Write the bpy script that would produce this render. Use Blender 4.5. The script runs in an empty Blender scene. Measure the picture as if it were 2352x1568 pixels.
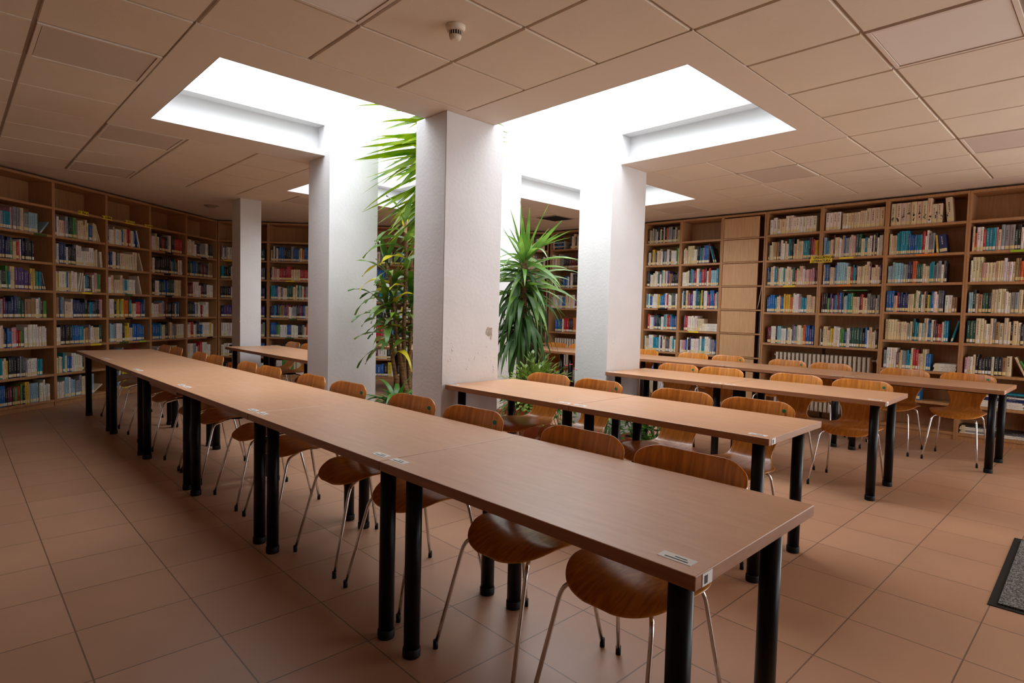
import bpy, bmesh, math, random
from mathutils import Vector, Matrix, Quaternion, noise
SC = bpy.context.scene
COL = SC.collection
R = math.radians
PI = math.pi

# ------------------------------------------------------------------ camera
HC = 1.27            # eye height
CZ = 2.715           # ceiling height
yaw, pitch, roll, FPX = 0.763996, -0.0501666, 0.0254483, 1350.08
cy, sy, cp, sp = math.cos(yaw), math.sin(yaw), math.cos(pitch), math.sin(pitch)
fw = Vector((sy * cp, cy * cp, sp)); rt = Vector((cy, -sy, 0)); up = rt.cross(fw)
r2 = rt * math.cos(roll) + up * math.sin(roll); u2 = -rt * math.sin(roll) + up * math.cos(roll)
cam = bpy.data.cameras.new('camera'); camo = bpy.data.objects.new('camera', cam); COL.objects.link(camo)
M = Matrix((r2, u2, -fw)).transposed().to_4x4(); M.translation = Vector((-2.14428, -2.80064, HC))
camo.matrix_world = M
cam.sensor_width = 36; cam.lens = FPX / 2352 * 36; cam.clip_start = 0.05; cam.clip_end = 100
SC.camera = camo

# ------------------------------------------------------------------ world, lights, exposure
w = bpy.data.worlds.new('overcast_sky'); SC.world = w; w.use_nodes = True
w.node_tree.nodes['Background'].inputs[0].default_value = (0.93, 0.96, 1, 1)
w.node_tree.nodes['Background'].inputs[1].default_value = 4.0
SKY_W = 17.5         # watts per square metre of roof glazing
def area(name, loc, size, watts, color, rot=(0, 0, 0)):
    l = bpy.data.lights.new(name, 'AREA'); l.shape = 'RECTANGLE'; l.size, l.size_y = size
    l.energy = watts; l.color = color
    o = bpy.data.objects.new(name, l); o.location = loc; o.rotation_euler = rot; COL.objects.link(o); return o
# daylight falling through the plus-shaped roof opening
for nm, x0, x1, y0, y1 in (('skylight_daylight_long', -.98, 4.52, .95, 2.58), ('skylight_daylight_near', .94, 2.56, -.98, .95),
                           ('skylight_daylight_back', .94, 2.56, 2.58, 4.57)):
    area(nm, ((x0 + x1) / 2, (y0 + y1) / 2, 3.90), (x1 - x0, y1 - y0), SKY_W * (x1 - x0) * (y1 - y0), (0.93, 0.96, 1.0))
# weak fill light, added as if through unseen glazed doors behind the camera
area('added_door_fill', (2.9, -6.42, 1.25), (4.4, 2.1), 3.0, (1.0, 0.95, 0.88), (R(90), 0, 0))
# fill light added to brighten the right, set as an unseen side window
area('added_window_fill', (6.0, -4.95, 1.35), (2.6, 1.9), 105.0, (1.0, 0.95, 0.88), (0, R(90), 0))
vs = SC.view_settings
vs.view_transform = 'Standard'; vs.look = 'None'; vs.gamma = 1; vs.use_curve_mapping = False
vs.exposure = -0.1
try:
    SC.cycles.max_bounces = 8; SC.cycles.diffuse_bounces = 5; SC.cycles.glossy_bounces = 3
    SC.cycles.transmission_bounces = 4; SC.cycles.transparent_max_bounces = 6
    SC.cycles.caustics_reflective = False; SC.cycles.caustics_refractive = False
    SC.cycles.sample_clamp_indirect = 6; SC.cycles.use_denoising = True
except Exception: pass

# ------------------------------------------------------------------ helpers
def srgb(r, g, b):
    f = lambda c: (c / 255 / 12.92) if c <= 10 else ((c / 255 + .055) / 1.055) ** 2.4
    return (f(r), f(g), f(b), 1)
def mat(name, col, rough=.6, metal=0, spec=.5, coat=0):
    m = bpy.data.materials.new(name); m.use_nodes = True
    b = m.node_tree.nodes['Principled BSDF']
    b.inputs['Base Color'].default_value = col; b.inputs['Roughness'].default_value = rough
    b.inputs['Metallic'].default_value = metal; b.inputs['Specular IOR Level'].default_value = spec
    b.inputs['Coat Weight'].default_value = coat; b.inputs['Coat Roughness'].default_value = .15
    return m
def nd(m, t, **kw):
    n = m.node_tree.nodes.new(t)
    for k, v in kw.items():
        if k in n.inputs.keys() if hasattr(n.inputs, 'keys') else False: n.inputs[k].default_value = v
        else: setattr(n, k, v)
    return n
def lk(m, a, b): m.node_tree.links.new(a, b)
def bs(m): return m.node_tree.nodes['Principled BSDF']
def ramp(m, stops):
    n = m.node_tree.nodes.new('ShaderNodeValToRGB'); e = n.color_ramp.elements
    while len(e) < len(stops): e.new(.5)
    for i, (p, c) in enumerate(stops): e[i].position = p; e[i].color = c
    return n
def vary(m, c1, c2, scale=4, detail=4, bump=0, bscale=60, stretch=(1, 1, 1), dist=0):
    tc = nd(m, 'ShaderNodeTexCoord'); mp = nd(m, 'ShaderNodeMapping'); lk(m, tc.outputs['Object'], mp.inputs[0])
    mp.inputs['Scale'].default_value = stretch
    n = nd(m, 'ShaderNodeTexNoise'); n.inputs['Scale'].default_value = scale; n.inputs['Detail'].default_value = detail
    n.inputs['Distortion'].default_value = dist
    lk(m, mp.outputs[0], n.inputs['Vector'])
    r = ramp(m, [(.3, c1), (.7, c2)]); lk(m, n.outputs[0], r.inputs[0]); lk(m, r.outputs[0], bs(m).inputs['Base Color'])
    if bump:
        n2 = nd(m, 'ShaderNodeTexNoise'); n2.inputs['Scale'].default_value = bscale; n2.inputs['Detail'].default_value = 3
        lk(m, mp.outputs[0], n2.inputs['Vector'])
        b = nd(m, 'ShaderNodeBump'); b.inputs['Strength'].default_value = bump; b.inputs['Distance'].default_value = .01
        lk(m, n2.outputs[0], b.inputs['Height']); lk(m, b.outputs[0], bs(m).inputs['Normal'])
    return m

MT = {}
MT['shelf'] = vary(mat('beech_laminate_shelving', (1, 1, 1, 1), .5), srgb(166, 119, 78), srgb(186, 139, 94), 6, 5, stretch=(9, 9, .7))
MT['panel'] = vary(mat('oak_laminate_panels', (1, 1, 1, 1), .5), srgb(188, 146, 102), srgb(204, 163, 118), 5, 5, stretch=(14, 14, .8), dist=.6)
MT['table'] = vary(mat('beech_tabletop_laminate', (1, 1, 1, 1), .38, spec=.5), srgb(196, 148, 112), srgb(206, 160, 124), 5, 6, stretch=(9, 1.2, 1), dist=.4)
MT['edge'] = vary(mat('tabletop_edge_band', (1, 1, 1, 1), .45), srgb(142, 94, 64), srgb(160, 110, 78), 6, 4, stretch=(1, 1, 9))
MT['chair'] = vary(mat('honey_plywood_veneer', (1, 1, 1, 1), .3, coat=.25), srgb(174, 104, 38), srgb(222, 148, 62), 5, 5, stretch=(2, 9, 1.0), dist=1.2)
MT['black'] = mat('black_painted_steel', (.0025, .0025, .003, 1), .34, spec=.2)
MT['rubber'] = mat('black_rubber', (.004, .004, .004, 1), .55, spec=.2)
MT['chrome'] = mat('chromed_tube', (.72, .72, .72, 1), .14, metal=1)
MT['plaster'] = vary(mat('white_painted_plaster', (1, 1, 1, 1), .7), srgb(214, 213, 214), srgb(221, 220, 221), 3, 4, bump=.16, bscale=38, stretch=(1, 1, 1))
MT['ceil'] = vary(mat('mineral_ceiling_tiles', (1, 1, 1, 1), .85), srgb(222, 208, 188), srgb(228, 215, 196), 2, 3, bump=.08, bscale=120)
MT['ceilp'] = mat('ceiling_plaster', srgb(224, 211, 196), .8)
MT['tee'] = mat('ceiling_tee_rails', srgb(168, 152, 138), .6)
MT['shaft'] = mat('white_shaft_paint', srgb(206, 206, 206), .7)
MT['skirt'] = mat('terracotta_skirting', srgb(150, 88, 58), .45)
MT['dark'] = mat('dark_void', (.01, .008, .007, 1), .9)
MT['rad'] = mat('cream_radiator_enamel', srgb(206, 190, 172), .4)
MT['terra'] = vary(mat('terracotta_pot', (1, 1, 1, 1), .75), srgb(150, 76, 46), srgb(176, 96, 62), 8, 4)
MT['soil'] = mat('potting_soil', (.03, .02, .014, 1), .95)
MT['paper'] = mat('white_sticker_paper', srgb(225, 225, 222), .5)
MT['ink'] = mat('black_print', (.012, .012, .012, 1), .6)
MT['green'] = mat('green_dot_sticker', srgb(0, 140, 105), .5)
MT['yellow'] = mat('yellow_sign_card', srgb(235, 205, 40), .5)
MT['lime'] = mat('lime_shelf_tag', srgb(150, 190, 30), .5)
MT['dgreen'] = mat('green_shelf_tag', srgb(50, 90, 30), .5)
MT['orange'] = mat('orange_shelf_tag', srgb(225, 130, 40), .5)
MT['flower'] = mat('pink_petals', srgb(225, 40, 90), .5)
MT['bark'] = vary(mat('ringed_bark', (1, 1, 1, 1), .85), srgb(84, 60, 38), srgb(150, 112, 74), 3, 4, bump=.6, bscale=8, stretch=(3, 3, 22))
def leafmat(n, c1, c2, tr=.35):
    m = vary(mat(n, (1, 1, 1, 1), .38), c1, c2, 5, 2)
    t = nd(m, 'ShaderNodeBsdfTranslucent'); mx = nd(m, 'ShaderNodeMixShader'); mx.inputs[0].default_value = tr
    r = [x for x in m.node_tree.nodes if x.type == 'VALTORGB'][0]
    lk(m, r.outputs[0], t.inputs[0]); lk(m, bs(m).outputs[0], mx.inputs[1]); lk(m, t.outputs[0], mx.inputs[2])
    out = [x for x in m.node_tree.nodes if x.type == 'OUTPUT_MATERIAL'][0]; lk(m, mx.outputs[0], out.inputs[0]); return m
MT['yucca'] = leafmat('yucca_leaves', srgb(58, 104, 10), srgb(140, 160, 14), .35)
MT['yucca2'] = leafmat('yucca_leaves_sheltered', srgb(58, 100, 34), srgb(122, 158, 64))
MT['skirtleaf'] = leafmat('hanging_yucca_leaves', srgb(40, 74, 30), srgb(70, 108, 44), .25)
MT['corn'] = leafmat('corn_plant_leaves', srgb(44, 94, 34), srgb(112, 140, 40), .3)
MT['yleaf'] = leafmat('yellowing_leaves', srgb(170, 160, 30), srgb(214, 196, 40), .3)
MT['lily'] = leafmat('broad_glossy_leaves', srgb(38, 92, 36), srgb(92, 142, 44), .3)
MT['cactus'] = leafmat('arching_cactus_leaves', srgb(52, 84, 26), srgb(140, 160, 70), .15)

# floor tiles
m = mat('terracotta_floor_tiles', (1, 1, 1, 1), .42); MT['floor'] = m
tc = nd(m, 'ShaderNodeTexCoord'); mp = nd(m, 'ShaderNodeMapping'); lk(m, tc.outputs['Object'], mp.inputs[0])
mp.inputs['Location'].default_value = (0.2, 0.07, 0)
br = nd(m, 'ShaderNodeTexBrick'); br.offset = 0; br.squash = 1
br.inputs['Scale'].default_value = 1; br.inputs['Brick Width'].default_value = .4035; br.inputs['Row Height'].default_value = .395
br.inputs['Mortar Size'].default_value = .0028; br.inputs['Mortar Smooth'].default_value = .1; br.inputs['Bias'].default_value = 0
br.inputs['Color1'].default_value = srgb(172, 132, 105); br.inputs['Color2'].default_value = srgb(164, 123, 96); br.inputs['Mortar'].default_value = srgb(108, 80, 64)
lk(m, mp.outputs[0], br.inputs['Vector'])
nz = nd(m, 'ShaderNodeTexNoise'); nz.inputs['Scale'].default_value = 1.6; nz.inputs['Detail'].default_value = 5; lk(m, tc.outputs['Object'], nz.inputs['Vector'])
rr = ramp(m, [(.25, (.84, .84, .84, 1)), (.75, (1.08, 1.06, 1.03, 1))]); lk(m, nz.outputs[0], rr.inputs[0])
mx = nd(m, 'ShaderNodeMix'); mx.data_type = 'RGBA'; mx.blend_type = 'MULTIPLY'; mx.inputs[0].default_value = 1
lk(m, br.outputs[0], mx.inputs[6]); lk(m, rr.outputs[0], mx.inputs[7]); lk(m, mx.outputs[2], bs(m).inputs['Base Color'])
bp = nd(m, 'ShaderNodeBump'); bp.invert = True; bp.inputs['Strength'].default_value = .6; bp.inputs['Distance'].default_value = .002
lk(m, br.outputs['Fac'], bp.inputs['Height']); lk(m, bp.outputs[0], bs(m).inputs['Normal'])

# mat carpet
m = mat('charcoal_doormat_pile', (1, 1, 1, 1), .95); MT['mat'] = m
tc = nd(m, 'ShaderNodeTexCoord'); nz = nd(m, 'ShaderNodeTexNoise'); nz.inputs['Scale'].default_value = 150; nz.inputs['Detail'].default_value = 2
lk(m, tc.outputs['Object'], nz.inputs['Vector']); rr = ramp(m, [(.42, srgb(22, 21, 22)), (.64, srgb(122, 116, 112))]); lk(m, nz.outputs[0], rr.inputs[0]); lk(m, rr.outputs[0], bs(m).inputs['Base Color'])
bp = nd(m, 'ShaderNodeBump'); bp.inputs['Strength'].default_value = .9; lk(m, nz.outputs[0], bp.inputs['Height']); lk(m, bp.outputs[0], bs(m).inputs['Normal'])

# books: every face carries its own cover colour
m = mat('printed_book_covers', (1, 1, 1, 1), .45); MT['book'] = m
at = nd(m, 'ShaderNodeAttribute'); at.attribute_name = 'cover'; lk(m, at.outputs['Color'], bs(m).inputs['Base Color'])

# ---- mesh helpers
def box(bm, x0, x1, y0, y1, z0, z1, mi=0, T=None):
    vs_ = [Vector(p) for p in ((x0, y0, z0), (x1, y0, z0), (x1, y1, z0), (x0, y1, z0), (x0, y0, z1), (x1, y0, z1), (x1, y1, z1), (x0, y1, z1))]
    if T is not None: vs_ = [T @ v for v in vs_]
    v = [bm.verts.new(p) for p in vs_]
    out = []
    for f in ((0, 3, 2, 1), (4, 5, 6, 7), (0, 1, 5, 4), (1, 2, 6, 5), (2, 3, 7, 6), (3, 0, 4, 7)):
        fc = bm.faces.new([v[i] for i in f]); fc.material_index = mi; out.append(fc)
    return out
def tube(bm, pts, rad, seg=10, mi=0, caps=True, smooth=True):
    pts = [Vector(p) for p in pts]; rs = rad if isinstance(rad, (list, tuple)) else [rad] * len(pts)
    rings = []; prev = None
    for i, p in enumerate(pts):
        d = (pts[min(i + 1, len(pts) - 1)] - pts[max(i - 1, 0)]).normalized()
        if prev is None:
            a = d.orthogonal().normalized()
        else:
            a = (prev - d * prev.dot(d)).normalized()
        prev = a; b = d.cross(a)
        rings.append([bm.verts.new(p + (a * math.cos(t) + b * math.sin(t)) * rs[i]) for t in [2 * PI * k / seg for k in range(seg)]])
    for i in range(len(rings) - 1):
        for k in range(seg):
            f = bm.faces.new((rings[i][k], rings[i][(k + 1) % seg], rings[i + 1][(k + 1) % seg], rings[i + 1][k])); f.smooth = smooth; f.material_index = mi
    if caps:
        bm.faces.new(rings[0][::-1]).material_index = mi; bm.faces.new(rings[-1]).material_index = mi
def lathe(bm, prof, seg=24, mi=0, c=(0, 0)):
    rings = [[bm.verts.new((c[0] + r * math.cos(2 * PI * k / seg), c[1] + r * math.sin(2 * PI * k / seg), z)) for k in range(seg)] for r, z in prof]
    for i in range(len(rings) - 1):
        for k in range(seg):
            f = bm.faces.new((rings[i][k], rings[i][(k + 1) % seg], rings[i + 1][(k + 1) % seg], rings[i + 1][k])); f.smooth = True; f.material_index = mi
    bm.faces.new(rings[0][::-1]).material_index = mi; bm.faces.new(rings[-1]).material_index = mi
def obj(name, bm, mats, parent=None, loc=None, bevel=0):
    if not bm.verts: return None
    bmesh.ops.recalc_face_normals(bm, faces=bm.faces)
    me = bpy.data.meshes.new(name); bm.to_mesh(me); bm.free()
    for x in (mats if isinstance(mats, (list, tuple)) else [mats]): me.materials.append(MT[x] if isinstance(x, str) else x)
    o = bpy.data.objects.new(name, me); COL.objects.link(o)
    if parent: o.parent = parent
    if loc: o.location = loc
    if bevel:
        md = o.modifiers.new('soft_edges', 'BEVEL'); md.width = bevel; md.segments = 2; md.limit_method = 'ANGLE'
    return o
def tag(o, label, cat, group=None, kind=None):
    o['label'] = label; o['category'] = cat
    if group: o['group'] = group
    if kind: o['kind'] = kind
    return o
def thing(name, label, cat, loc=(0, 0, 0), rz=0, group=None):
    o = bpy.data.objects.new(name, None); COL.objects.link(o); o.empty_display_size = .1
    o.location = loc; o.rotation_euler = (0, 0, rz)
    return tag(o, label, cat, group)
def struct(name, bm, mats, parent=None, bevel=0, label=None):
    o = obj(name, bm, mats, parent, bevel=bevel)
    if not parent: o['kind'] = 'structure'
    if label: o['label'] = label
    return o
KIDS = {}
def kids(o):
    if o.name not in KIDS: KIDS[o.name] = list(o.children)
    return KIDS[o.name]
def copy_tree(o, parent=None, skip=()):
    c = o.copy(); COL.objects.link(c); c.parent = parent
    for ch in kids(o):
        if ch.name.split('.')[0] in skip: continue
        copy_tree(ch, c)
    return c

# ------------------------------------------------------------------ room shell
bm = bmesh.new(); box(bm, -7, 6.6, -6.5, 9.2, -.05, 0); struct('floor', bm, 'floor', label='terracotta coloured square floor tiles with dark joints')

HX0, HX1, HY0, HY1 = -.98, 4.52, -.98, 4.57        # arms of the plus opening
AX0, AX1, AY0, AY1 = .94, 2.56, .95, 2.58          # centre square
def hole(x, y):
    return (HX0 < x < HX1 and AY0 < y < AY1) or (AX0 < x < AX1 and HY0 < y < HY1)
def border(x, y):
    return (-1.2 < x < 4.8 and .6 < y < 3.0) or (.6 < x < 3.0 and -1.2 < y < 4.8)
def gridzone(x, y): return x < 5.4 and y < 5.4 and not border(x, y)
bm = bmesh.new()
xs = sorted(set([round(-7.2 + .6 * i, 3) for i in range(24)] + [HX0, HX1, AX0, AX1, 5.4, 6.6]))
ys = sorted(set([round(-6.6 + .6 * i, 3) for i in range(27)] + [HY0, HY1, AY0, AY1, 5.4, 9.2]))
for i in range(len(xs) - 1):
    for j in range(len(ys) - 1):
        x, y = (xs[i] + xs[i + 1]) / 2, (ys[j] + ys[j + 1]) / 2
        if hole(x, y) or gridzone(x, y): continue
        box(bm, xs[i], xs[i + 1], ys[j], ys[j + 1], CZ, CZ + .05, 0)
bmesh.ops.remove_doubles(bm, verts=bm.verts, dist=1e-5)
seen = {}
for f in list(bm.faces):
    k = tuple(round(c, 3) for c in f.calc_center_median()); seen.setdefault(k, []).append(f)
bmesh.ops.delete(bm, geom=[f for v in seen.values() if len(v) > 1 for f in v], context='FACES_ONLY')
ceil = struct('ceiling', bm, ['ceilp'], label='white suspended ceiling of square tiles around a plus shaped skylight')
# tiles of the suspended grid: each drops a little below its rails
FIX = {(1, -3 + 0): 0}
fixt = [(2, -3), (5, -2), (8, -2), (-1, -2), (-4, 2), (-4, 6), (-1, 6), (2, 8), (8, 2)]   # cells (i along y, j along x) holding light fittings
bt, bt2 = bmesh.new(), bmesh.new()
for a in range(-11, 9):
    for b in range(-11, 9):
        x0, y0 = round(b * .6, 3), round(a * .6, 3); x1, y1 = x0 + .6, y0 + .6
        x, y = (x0 + x1) / 2, (y0 + y1) / 2
        if not gridzone(x, y) or x1 - x0 < .2: continue
        box(bt2, x0, x1, y0, y1, CZ + .012, CZ + .03)
        if (a, b) in fixt: continue
        g = .012
        z0 = CZ + random.Random(a * 31 + b).uniform(-.0015, .0015)
        if z0 < CZ: z0 = CZ
        v = [bt.verts.new(p) for p in ((x0 + g, y0 + g, z0), (x1 - g, y0 + g, z0), (x1 - g, y1 - g, z0), (x0 + g, y1 - g, z0),
             (x0 + g - .004, y0 + g - .004, CZ + .014), (x1 - g + .004, y0 + g - .004, CZ + .014), (x1 - g + .004, y1 - g + .004, CZ + .014), (x0 + g - .004, y1 - g + .004, CZ + .014))]
        for f in ((0, 3, 2, 1), (0, 1, 5, 4), (1, 2, 6, 5), (2, 3, 7, 6), (3, 0, 4, 7), (4, 5, 6, 7)): bt.faces.new([v[i] for i in f])
struct('ceiling_tiles', bt, 'ceil', parent=ceil); struct('ceiling_rails', bt2, 'tee', parent=ceil)

# shaft above the opening: recessed cavity, then the roof slab
bm = bmesh.new()
OUT = [(HX0, AY0), (AX0, AY0), (AX0, HY0), (AX1, HY0), (AX1, AY0), (HX1, AY0), (HX1, AY1), (AX1, AY1), (AX1, HY1), (AX0, HY1), (AX0, AY1), (HX0, AY1)]
def ring(d, z):
    n = len(OUT); r = []
    for i, (x, y) in enumerate(OUT):
        p, q = OUT[i - 1], OUT[(i + 1) % n]
        def nrm(a, b):
            dx, dy = b[0] - a[0], b[1] - a[1]; l = math.hypot(dx, dy); return (dy / l, -dx / l)
        n1, n2 = nrm(p, (x, y)), nrm((x, y), q)
        r.append(bm.verts.new((x + d * (n1[0] + n2[0]), y + d * (n1[1] + n2[1]), z)))
    return r
# closed outer loop is used for walls; the concave corners sit inside the columns
rings = [ring(-.003, CZ - .001), ring(-.003, CZ + .052), ring(.13, CZ + .052), ring(.13, 3.0), ring(0, 3.0), ring(0, 3.95)]
for a, b in zip(rings, rings[1:]):
    for k in range(12): bm.faces.new((a[k], a[(k + 1) % 12], b[(k + 1) % 12], b[k]))
struct('trim_1', bm, 'shaft', label='white reveal of the plus shaped skylight')

# columns
def column(name, x0, x1, y0, y1, top, label, chips=()):
    bm = bmesh.new(); box(bm, x0, x1, y0, y1, 0, top)
    o = struct(name, bm, 'plaster', bevel=.004, label=label)
    bm = bmesh.new(); box(bm, x0 - .008, x1 + .008, y0 - .008, y1 + .008, 0, .075)
    obj('skirting', bm, 'skirt', o)
    # blistered and peeled paint near the foot
    rnd = random.Random(name)
    bm = bmesh.new()
    for (face, a, z, s) in chips:
        for k in range(3):
            aa, zz = a + rnd.uniform(-.03, .03), z + rnd.uniform(-.05, .05); n = 6; c = []
            for t in range(n):
                r = s * rnd.uniform(.3, .95); c.append((aa + r * math.cos(2 * PI * t / n), zz + r * 1.3 * math.sin(2 * PI * t / n)))
            if face == 'x': vv = [bm.verts.new((x0 - .002, p, q)) for p, q in c]; cc = bm.verts.new((x0 - .002 - s * .22, aa, zz))
            else: vv = [bm.verts.new((p, y0 - .002, q)) for p, q in c]; cc = bm.verts.new((aa, y0 - .002 - s * .22, zz))
            for t in range(n): bm.faces.new((vv[t], vv[(t + 1) % n], cc))
    if chips: obj('blistered_paint', bm, 'plaster', o)
    return o
ch = [('y', .56, .93, .012), ('y', .72, .86, .009), ('y', .98, .82, .012), ('y', .80, .9, .009), ('y', .93, .95, .008), ('x', .8, 1.05, .008), ('y', .55, 1.0, .010)]
cn = column('column_near', .48, 1.04, .68, 1.065, CZ, 'white square column nearest the camera with a chipped paint patch', ch)
# the grey plaster showing where a patch of paint has come off
bm = bmesh.new()
pts = [(.935, 1.125), (.95, 1.15), (.972, 1.14), (.998, 1.142), (.996, 1.10), (1.0, 1.07), (.99, 1.045), (.982, 1.05), (.976, 1.078), (.955, 1.075), (.945, 1.088), (.93, 1.09)]
vv = [bm.verts.new((p - .03, .678, q)) for p, q in pts]; bm.faces.new(vv)
obj('bare_plaster_patch', bm, vary(mat('bare_plaster', (1, 1, 1, 1), .9), srgb(150, 138, 126), srgb(196, 186, 176), 30, 4), cn)
bm = bmesh.new(); box(bm, .4785, .4795, .6800, .6835, .72, CZ); obj('corner_joint', bm, mat('grey_joint', srgb(120, 110, 104), .8), cn)
column('column_beside_long_row', .47, .99, 2.47, 2.92, 3.0, 'white column whose pale wide face stands beyond the long table row', [('x', 2.6, .9, .008)])
column('column_by_yucca', 2.435, 2.995, .65, 1.05, 3.0, 'white column standing at the end of the third table row', [('y', 2.5, .95, .009), ('x', .8, 1.05, .009), ('x', .75, .9, .009), ('y', 2.55, 1.02, .009)])
column('column_behind_palm', 2.435, 2.995, 2.47, 2.92, 3.0, 'white column at the far corner of the plant court')
column('pillar', .72, 1.0, 5.56, 5.88, CZ, 'slim white pillar before the corner bookcases, peeling near its foot',
       [('y', .75, 1.05, .012), ('y', .93, .98, .012), ('y', .8, .9, .010), ('y', .95, .62, .014), ('y', .9, .7, .012), ('y', .96, .88, .01), ('y', .78, 1.18, .01)])

# walls behind the bookcases and around the rest of the room
def wall(name, a, b, t=.12, z1=CZ, mats='plaster', z0=0):
    a, b = Vector((a[0], a[1], 0)), Vector((b[0], b[1], 0)); d = b - a; L = d.length
    T = Matrix.Translation(a) @ Matrix.Rotation(math.atan2(d.y, d.x), 4, 'Z')
    bm = bmesh.new(); box(bm, 0, L, 0, t, z0, z1, T=T); return struct(name, bm, mats)
def off(a, b, d):
    a, b = Vector(a), Vector(b); e = (b - a).normalized(); n = Vector((-e.y, e.x)); return a + n * d, b + n * d
LA, LB = Vector((-1.233, 6.053)), Vector((1.17, 7.99))
ld = (LB - LA).normalized(); LA0 = LA - ld * .775 * 4
BA, BB = Vector((1.17, 8.0)), Vector((5.54, 4.37)); RA, RB = Vector((5.555, 4.33)), Vector((5.76, .6)); SA, SB = Vector((5.76, .6)), Vector((5.76, -3.9))
a, b = off(LA0, LB + ld * .7, .36); wall('wall_left', a, b)
a, b = off(BA - (BB - BA).normalized() * .7, BB + (BB - BA).normalized() * .5, .36); wall('wall_back', a, b)
a, b = off(RA - (RB - RA).normalized() * .5, RB, .36); wall('wall_right', a, b)
a, b = off(SA, SB, .36); wall('wall_right_near', a, (b.x, -3.6)); wall('wall_right_corner', (b.x, -6.3), (b.x, -6.5)); wall('wall_right_sill', (b.x, -3.6), (b.x, -6.3), z1=.35); wall('wall_right_head', (b.x, -3.6), (b.x, -6.3), z0=2.35)  # side wall, with an opening left for the added fill window
bm = bmesh.new()
for y in (-3.65, -4.55, -5.4, -6.3): box(bm, b.x, b.x + .06, y, y + .05, .35, 2.35)
box(bm, b.x, b.x + .06, -6.3, -3.6, .35, .40); box(bm, b.x, b.x + .06, -6.3, -3.6, 2.30, 2.35); struct('added_window_1', bm, 'black')  # frame of the unseen window, added to carry the right-hand fill light
wall('wall_camera_left', (-6.6, -6.5), (-6.6, 3.6), t=-.12, mats='shelf')
a = LA0 - ld * .0
wall('wall_left_end', (-6.6, 2.2), (-3.3, 4.85))
# wall behind the camera, its wide glazed door opening added for fill light
wall('wall_rear', (6.2, -6.5), (5.1, -6.5)); wall('wall_rear_side', (.7, -6.5), (-6.6, -6.5), mats='shelf')
bm = bmesh.new(); box(bm, .7, 5.1, -6.62, -6.5, 2.3, CZ); struct('wall_rear_lintel', bm, 'plaster')
bm = bmesh.new()
for x in (.7, 1.8, 2.9, 4.0, 5.05): box(bm, x, x + .05, -6.56, -6.5, 0, 2.3)
box(bm, .7, 5.1, -6.56, -6.5, 2.25, 2.3); struct('added_door_1', bm, 'black')  # unseen door frame, added around the rear fill light

# ------------------------------------------------------------------ ceiling fittings
def light_panel(a, b, label, bright=False):
    x0, y0 = b * .6, a * .6; x, y = x0 + .3, y0 + .3
    t = thing('ceiling_light', label, 'ceiling light', (x, y, CZ), 0, 'square ceiling light panels')
    bm = bmesh.new(); g = .288
    for (p, q_, r, s) in ((-g, g, -g, -g + .02), (-g, g, g - .02, g), (-g, -g + .02, -g + .02, g - .02), (g - .02, g, -g + .02, g - .02)): box(bm, p, q_, r, s, -.004, .012)
    obj('frame', bm, 'ceilp', t)
    bm = bmesh.new(); box(bm, -g + .024, g - .024, -g + .024, g - .024, 0, .011)
    obj('diffuser', bm, mat('opal_diffuser', srgb(236, 228, 220) if bright else srgb(212, 197, 184), .5), t)
LL = ['square ceiling light panel outside the far side skylight border, near the room corner', 'square ceiling light panel against the skylight border on the long row side',
      'square ceiling light panel nearest the left-hand bookcases', 'whiter ceiling light panel above the long table row, cut by the picture top',
      'large ceiling light panel at the upper right edge of the picture', 'ceiling light panel above the fourth table row near the shelves',
      'ceiling light panel between skylight and shelves behind the linguistics sign', 'ceiling light panel beyond the plant court', 'ceiling light panel just before the slim white pillar']
for (a, b), l in zip(fixt, LL): light_panel(a, b, l, (a, b) in ((-1, -2), (-4, 2)))
# smoke detector
t = thing('smoke_detector', 'small beige smoke detector hanging from a ceiling tile above the tables', 'smoke detector', (-.26, -.36, CZ))
bm = bmesh.new(); lathe(bm, [(.05, .0), (.05, -.012), (.042, -.03)]); obj('base', bm, 'ceil', t)
bm = bmesh.new(); lathe(bm, [(.03, -.031), (.03, -.05)]); obj('grille', bm, 'rubber', t)
bm = bmesh.new()
for k in range(16):
    an = 2 * PI * k / 16; tube(bm, [(.031 * math.cos(an), .031 * math.sin(an), -.03), (.031 * math.cos(an), .031 * math.sin(an), -.051)], .0022, 4)
lathe(bm, [(.032, -.051), (.028, -.066), (.015, -.072)]); obj('sensor_cap', bm, 'ceil', t)
# recessed downlight
t = thing('downlight', 'small round recessed downlight in the plaster beside the left bookcases', 'downlight', (.657, 6.573, CZ))
bm = bmesh.new(); lathe(bm, [(.10, 0), (.10, -.008), (.075, -.012)]); obj('rim', bm, 'tee', t)
bm = bmesh.new(); lathe(bm, [(.074, -.0125), (.05, -.030), (.01, -.034)]); obj('lamp', bm, 'tee', t)
t = thing('ceiling_vent', 'grey slatted air vent in the ceiling seen through the plant court', 'vent', (4.55, 3.3, CZ))
bm = bmesh.new(); box(bm, -.22, .22, -.2, .2, -.008, 0); obj('frame', bm, 'tee', t)
bm = bmesh.new()
for k in range(9): box(bm, -.18, .18, -.17 + k * .04, -.15 + k * .04, -.014, -.0085)
obj('slat', bm, 'dark', t)

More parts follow.
